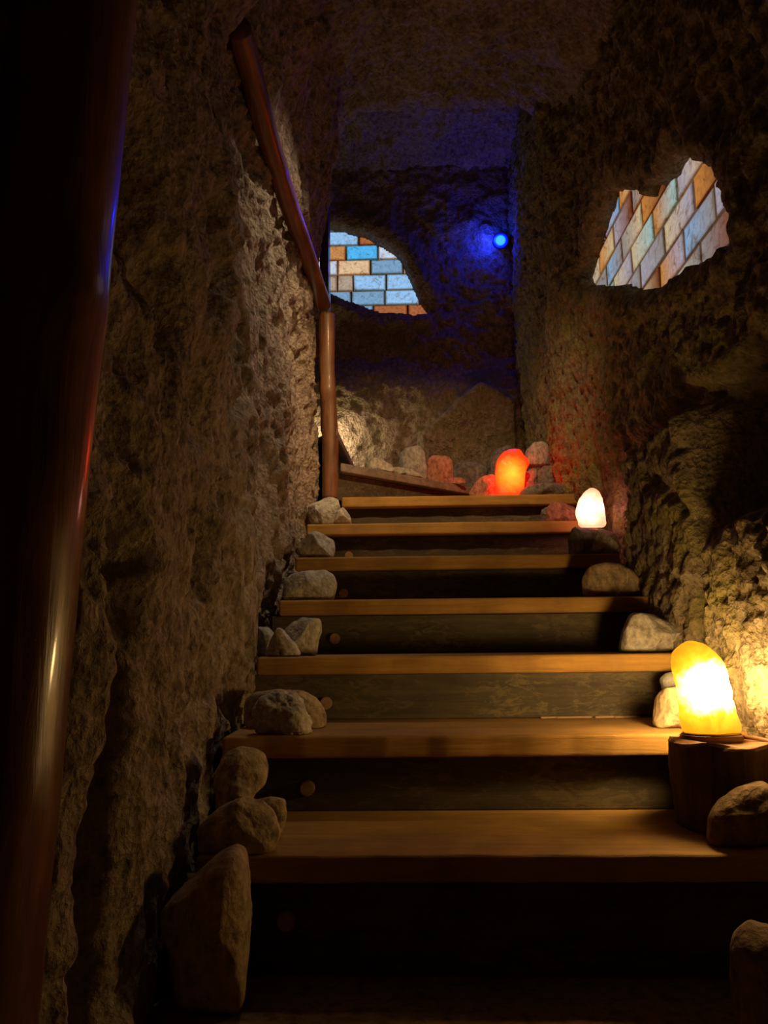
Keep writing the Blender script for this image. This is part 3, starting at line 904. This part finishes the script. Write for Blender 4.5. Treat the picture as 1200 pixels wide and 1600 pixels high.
PB = BY + 0.115
WH, CR, OR, BR, LB, CY, GB, TN = (0.52, 0.62, 0.78), (0.70, 0.50, 0.30), (0.52, 0.25, 0.08), (0.36, 0.12, 0.04), (0.28, 0.52, 0.84), (0.08, 0.44, 0.85), (0.18, 0.34, 0.54), (0.40, 0.32, 0.25)
rows_px = [(340, 363, [(440, 505, GB), (505, 552, GB), (552, 600, TN)]),
           (363, 385, [(455, 513, WH), (513, 561, LB), (561, 612, BR)]),
           (385, 408, [(480, 541, OR), (541, 591, CY), (591, 640, WH)]),
           (408, 431, [(475, 528, WH), (528, 579, CR), (579, 630, GB), (630, 682, CR)]),
           (431, 456, [(470, 528, TN), (528, 552, TN), (552, 603, LB), (603, 655, LB)]),
           (456, 479, [(500, 549, GB), (549, 601, GB), (601, 654, LB), (654, 700, WH)]),
           (479, 500, [(530, 583, GB), (583, 636, BR), (636, 690, BR)])]
rows = []
for y0, y1, cells in rows_px:
    z1_, z0_ = at(580, y0, PB).z, at(580, y1, PB).z
    rows.append((z0_, z1_, [(at(a, 420, PB).x, at(b_, 420, PB).x, c) for a, b_, c in cells]))
panel('lit_brick_panel', 'glowing blue and orange stone brick panel set in the far wall', rows, lambda u, v, n: Vector((u, PB - n, v)), 0.02, WIN_B, (panel_mat('lit_bricks_far', 1.0, 1.5), MAT['mortar']))

PX = RX + 0.075
LV, GY, PBL, OG, CM, DB, TQ = (0.40, 0.38, 0.46), (0.30, 0.28, 0.27), (0.26, 0.44, 0.70), (0.60, 0.25, 0.05), (0.62, 0.50, 0.30), (0.22, 0.07, 0.025), (0.36, 0.55, 0.55)
pal = [LV, GY, PBL, OG, CM, LV, GY, TQ, LV, PBL, CM, DB, GY, TQ, OG]
rr = random.Random(12)
rows = []
z = 1.36
for k in range(11):
    ys_ = 1.35 + (0.11 if k % 2 else 0.0); cells = []
    while ys_ < 3.6:
        L = 0.235 + rr.uniform(-0.02, 0.02)
        cells.append((ys_, ys_ + L, pal[rr.randrange(len(pal))], pal[rr.randrange(len(pal))])); ys_ += L
    rows.append((z, z + 0.103, cells)); z += 0.103
panel('lit_brick_panel', 'glowing slanted looking brick panel in a ragged hole in the right wall', rows, lambda u, v, n: Vector((PX - n, u, v)), 0.02, WIN_R, (panel_mat('lit_bricks_side', 0.8, 1.15), MAT['mortar']))

# ------------------------------------------------------------------ blue spotlight in the far corner
bp = at(782, 376, 4.55)
bl = thing('blue_spotlight', 'round glowing blue spotlight high in the far right corner', 'spotlight', tuple(bp))
aim = (Vector((0, 0, EYE)) - bp).normalized()
aim = (Vector((-0.15, -1, -0.28))).normalized()
rot = aim.to_track_quat('Z', 'Y').to_matrix().to_4x4()
bm = bmesh.new()
prof = [(0.0, -0.075), (0.030, -0.075), (0.040, -0.06), (0.050, -0.005), (0.053, 0.0), (0.051, 0.004), (0.046, 0.0), (0.044, -0.012), (0.0, -0.012)]
rings = []
for r_, z_ in prof:
    rings.append([bm.verts.new((r_ * math.cos(2 * math.pi * k / 32), r_ * math.sin(2 * math.pi * k / 32), z_)) for k in range(32)] if r_ else [bm.verts.new((0, 0, z_))])
for a_, b_ in zip(rings[:-1], rings[1:]):
    for k in range(32):
        if len(a_) == 1: bm.faces.new((a_[0], b_[k], b_[(k + 1) % 32]))
        elif len(b_) == 1: bm.faces.new((a_[k], a_[(k + 1) % 32], b_[0]))
        else: bm.faces.new((a_[k], a_[(k + 1) % 32], b_[(k + 1) % 32], b_[k]))
bmesh.ops.transform(bm, matrix=rot, verts=bm.verts)
obj('housing', bm, MAT['housing'], bl, smooth=True)
m, nt, b = new_mat('blue_lens')
tc = coords(nt)
vm = nd(nt, 'ShaderNodeVectorMath', operation='LENGTH'); nt.links.new(tc, vm.inputs[0])
r = ramp(nt, math_(nt, 'DIVIDE', vm.outputs['Value'], 0.05), [(0.0, (0.0007, 0.0066, 1.0)), (0.55, (0.0006, 0.0056, 1.0)), (0.72, (0.0, 0.0002, 0.3)), (1.0, (0.0, 0.0001, 0.08))])
nt.links.new(r, b.inputs['Emission Color']); b.inputs['Emission Strength'].default_value = 95.0
b.inputs['Base Color'].default_value = (0.02, 0.05, 0.2, 1)
bm = bmesh.new()
bmesh.ops.create_uvsphere(bm, u_segments=32, v_segments=12, radius=0.044)
for v in bm.verts: v.co.z *= 0.3
bmesh.ops.transform(bm, matrix=rot, verts=bm.verts)
obj('lens', bm, m, bl, smooth=True)
light('blue_pool_light', 'POINT', (bp.x - 0.075, bp.y - 0.01, bp.z + 0.02), (0.01, 0.03, 1.0), BLUE_W, 0.03)  # added point outside the housing, makes the blue pool on the wall
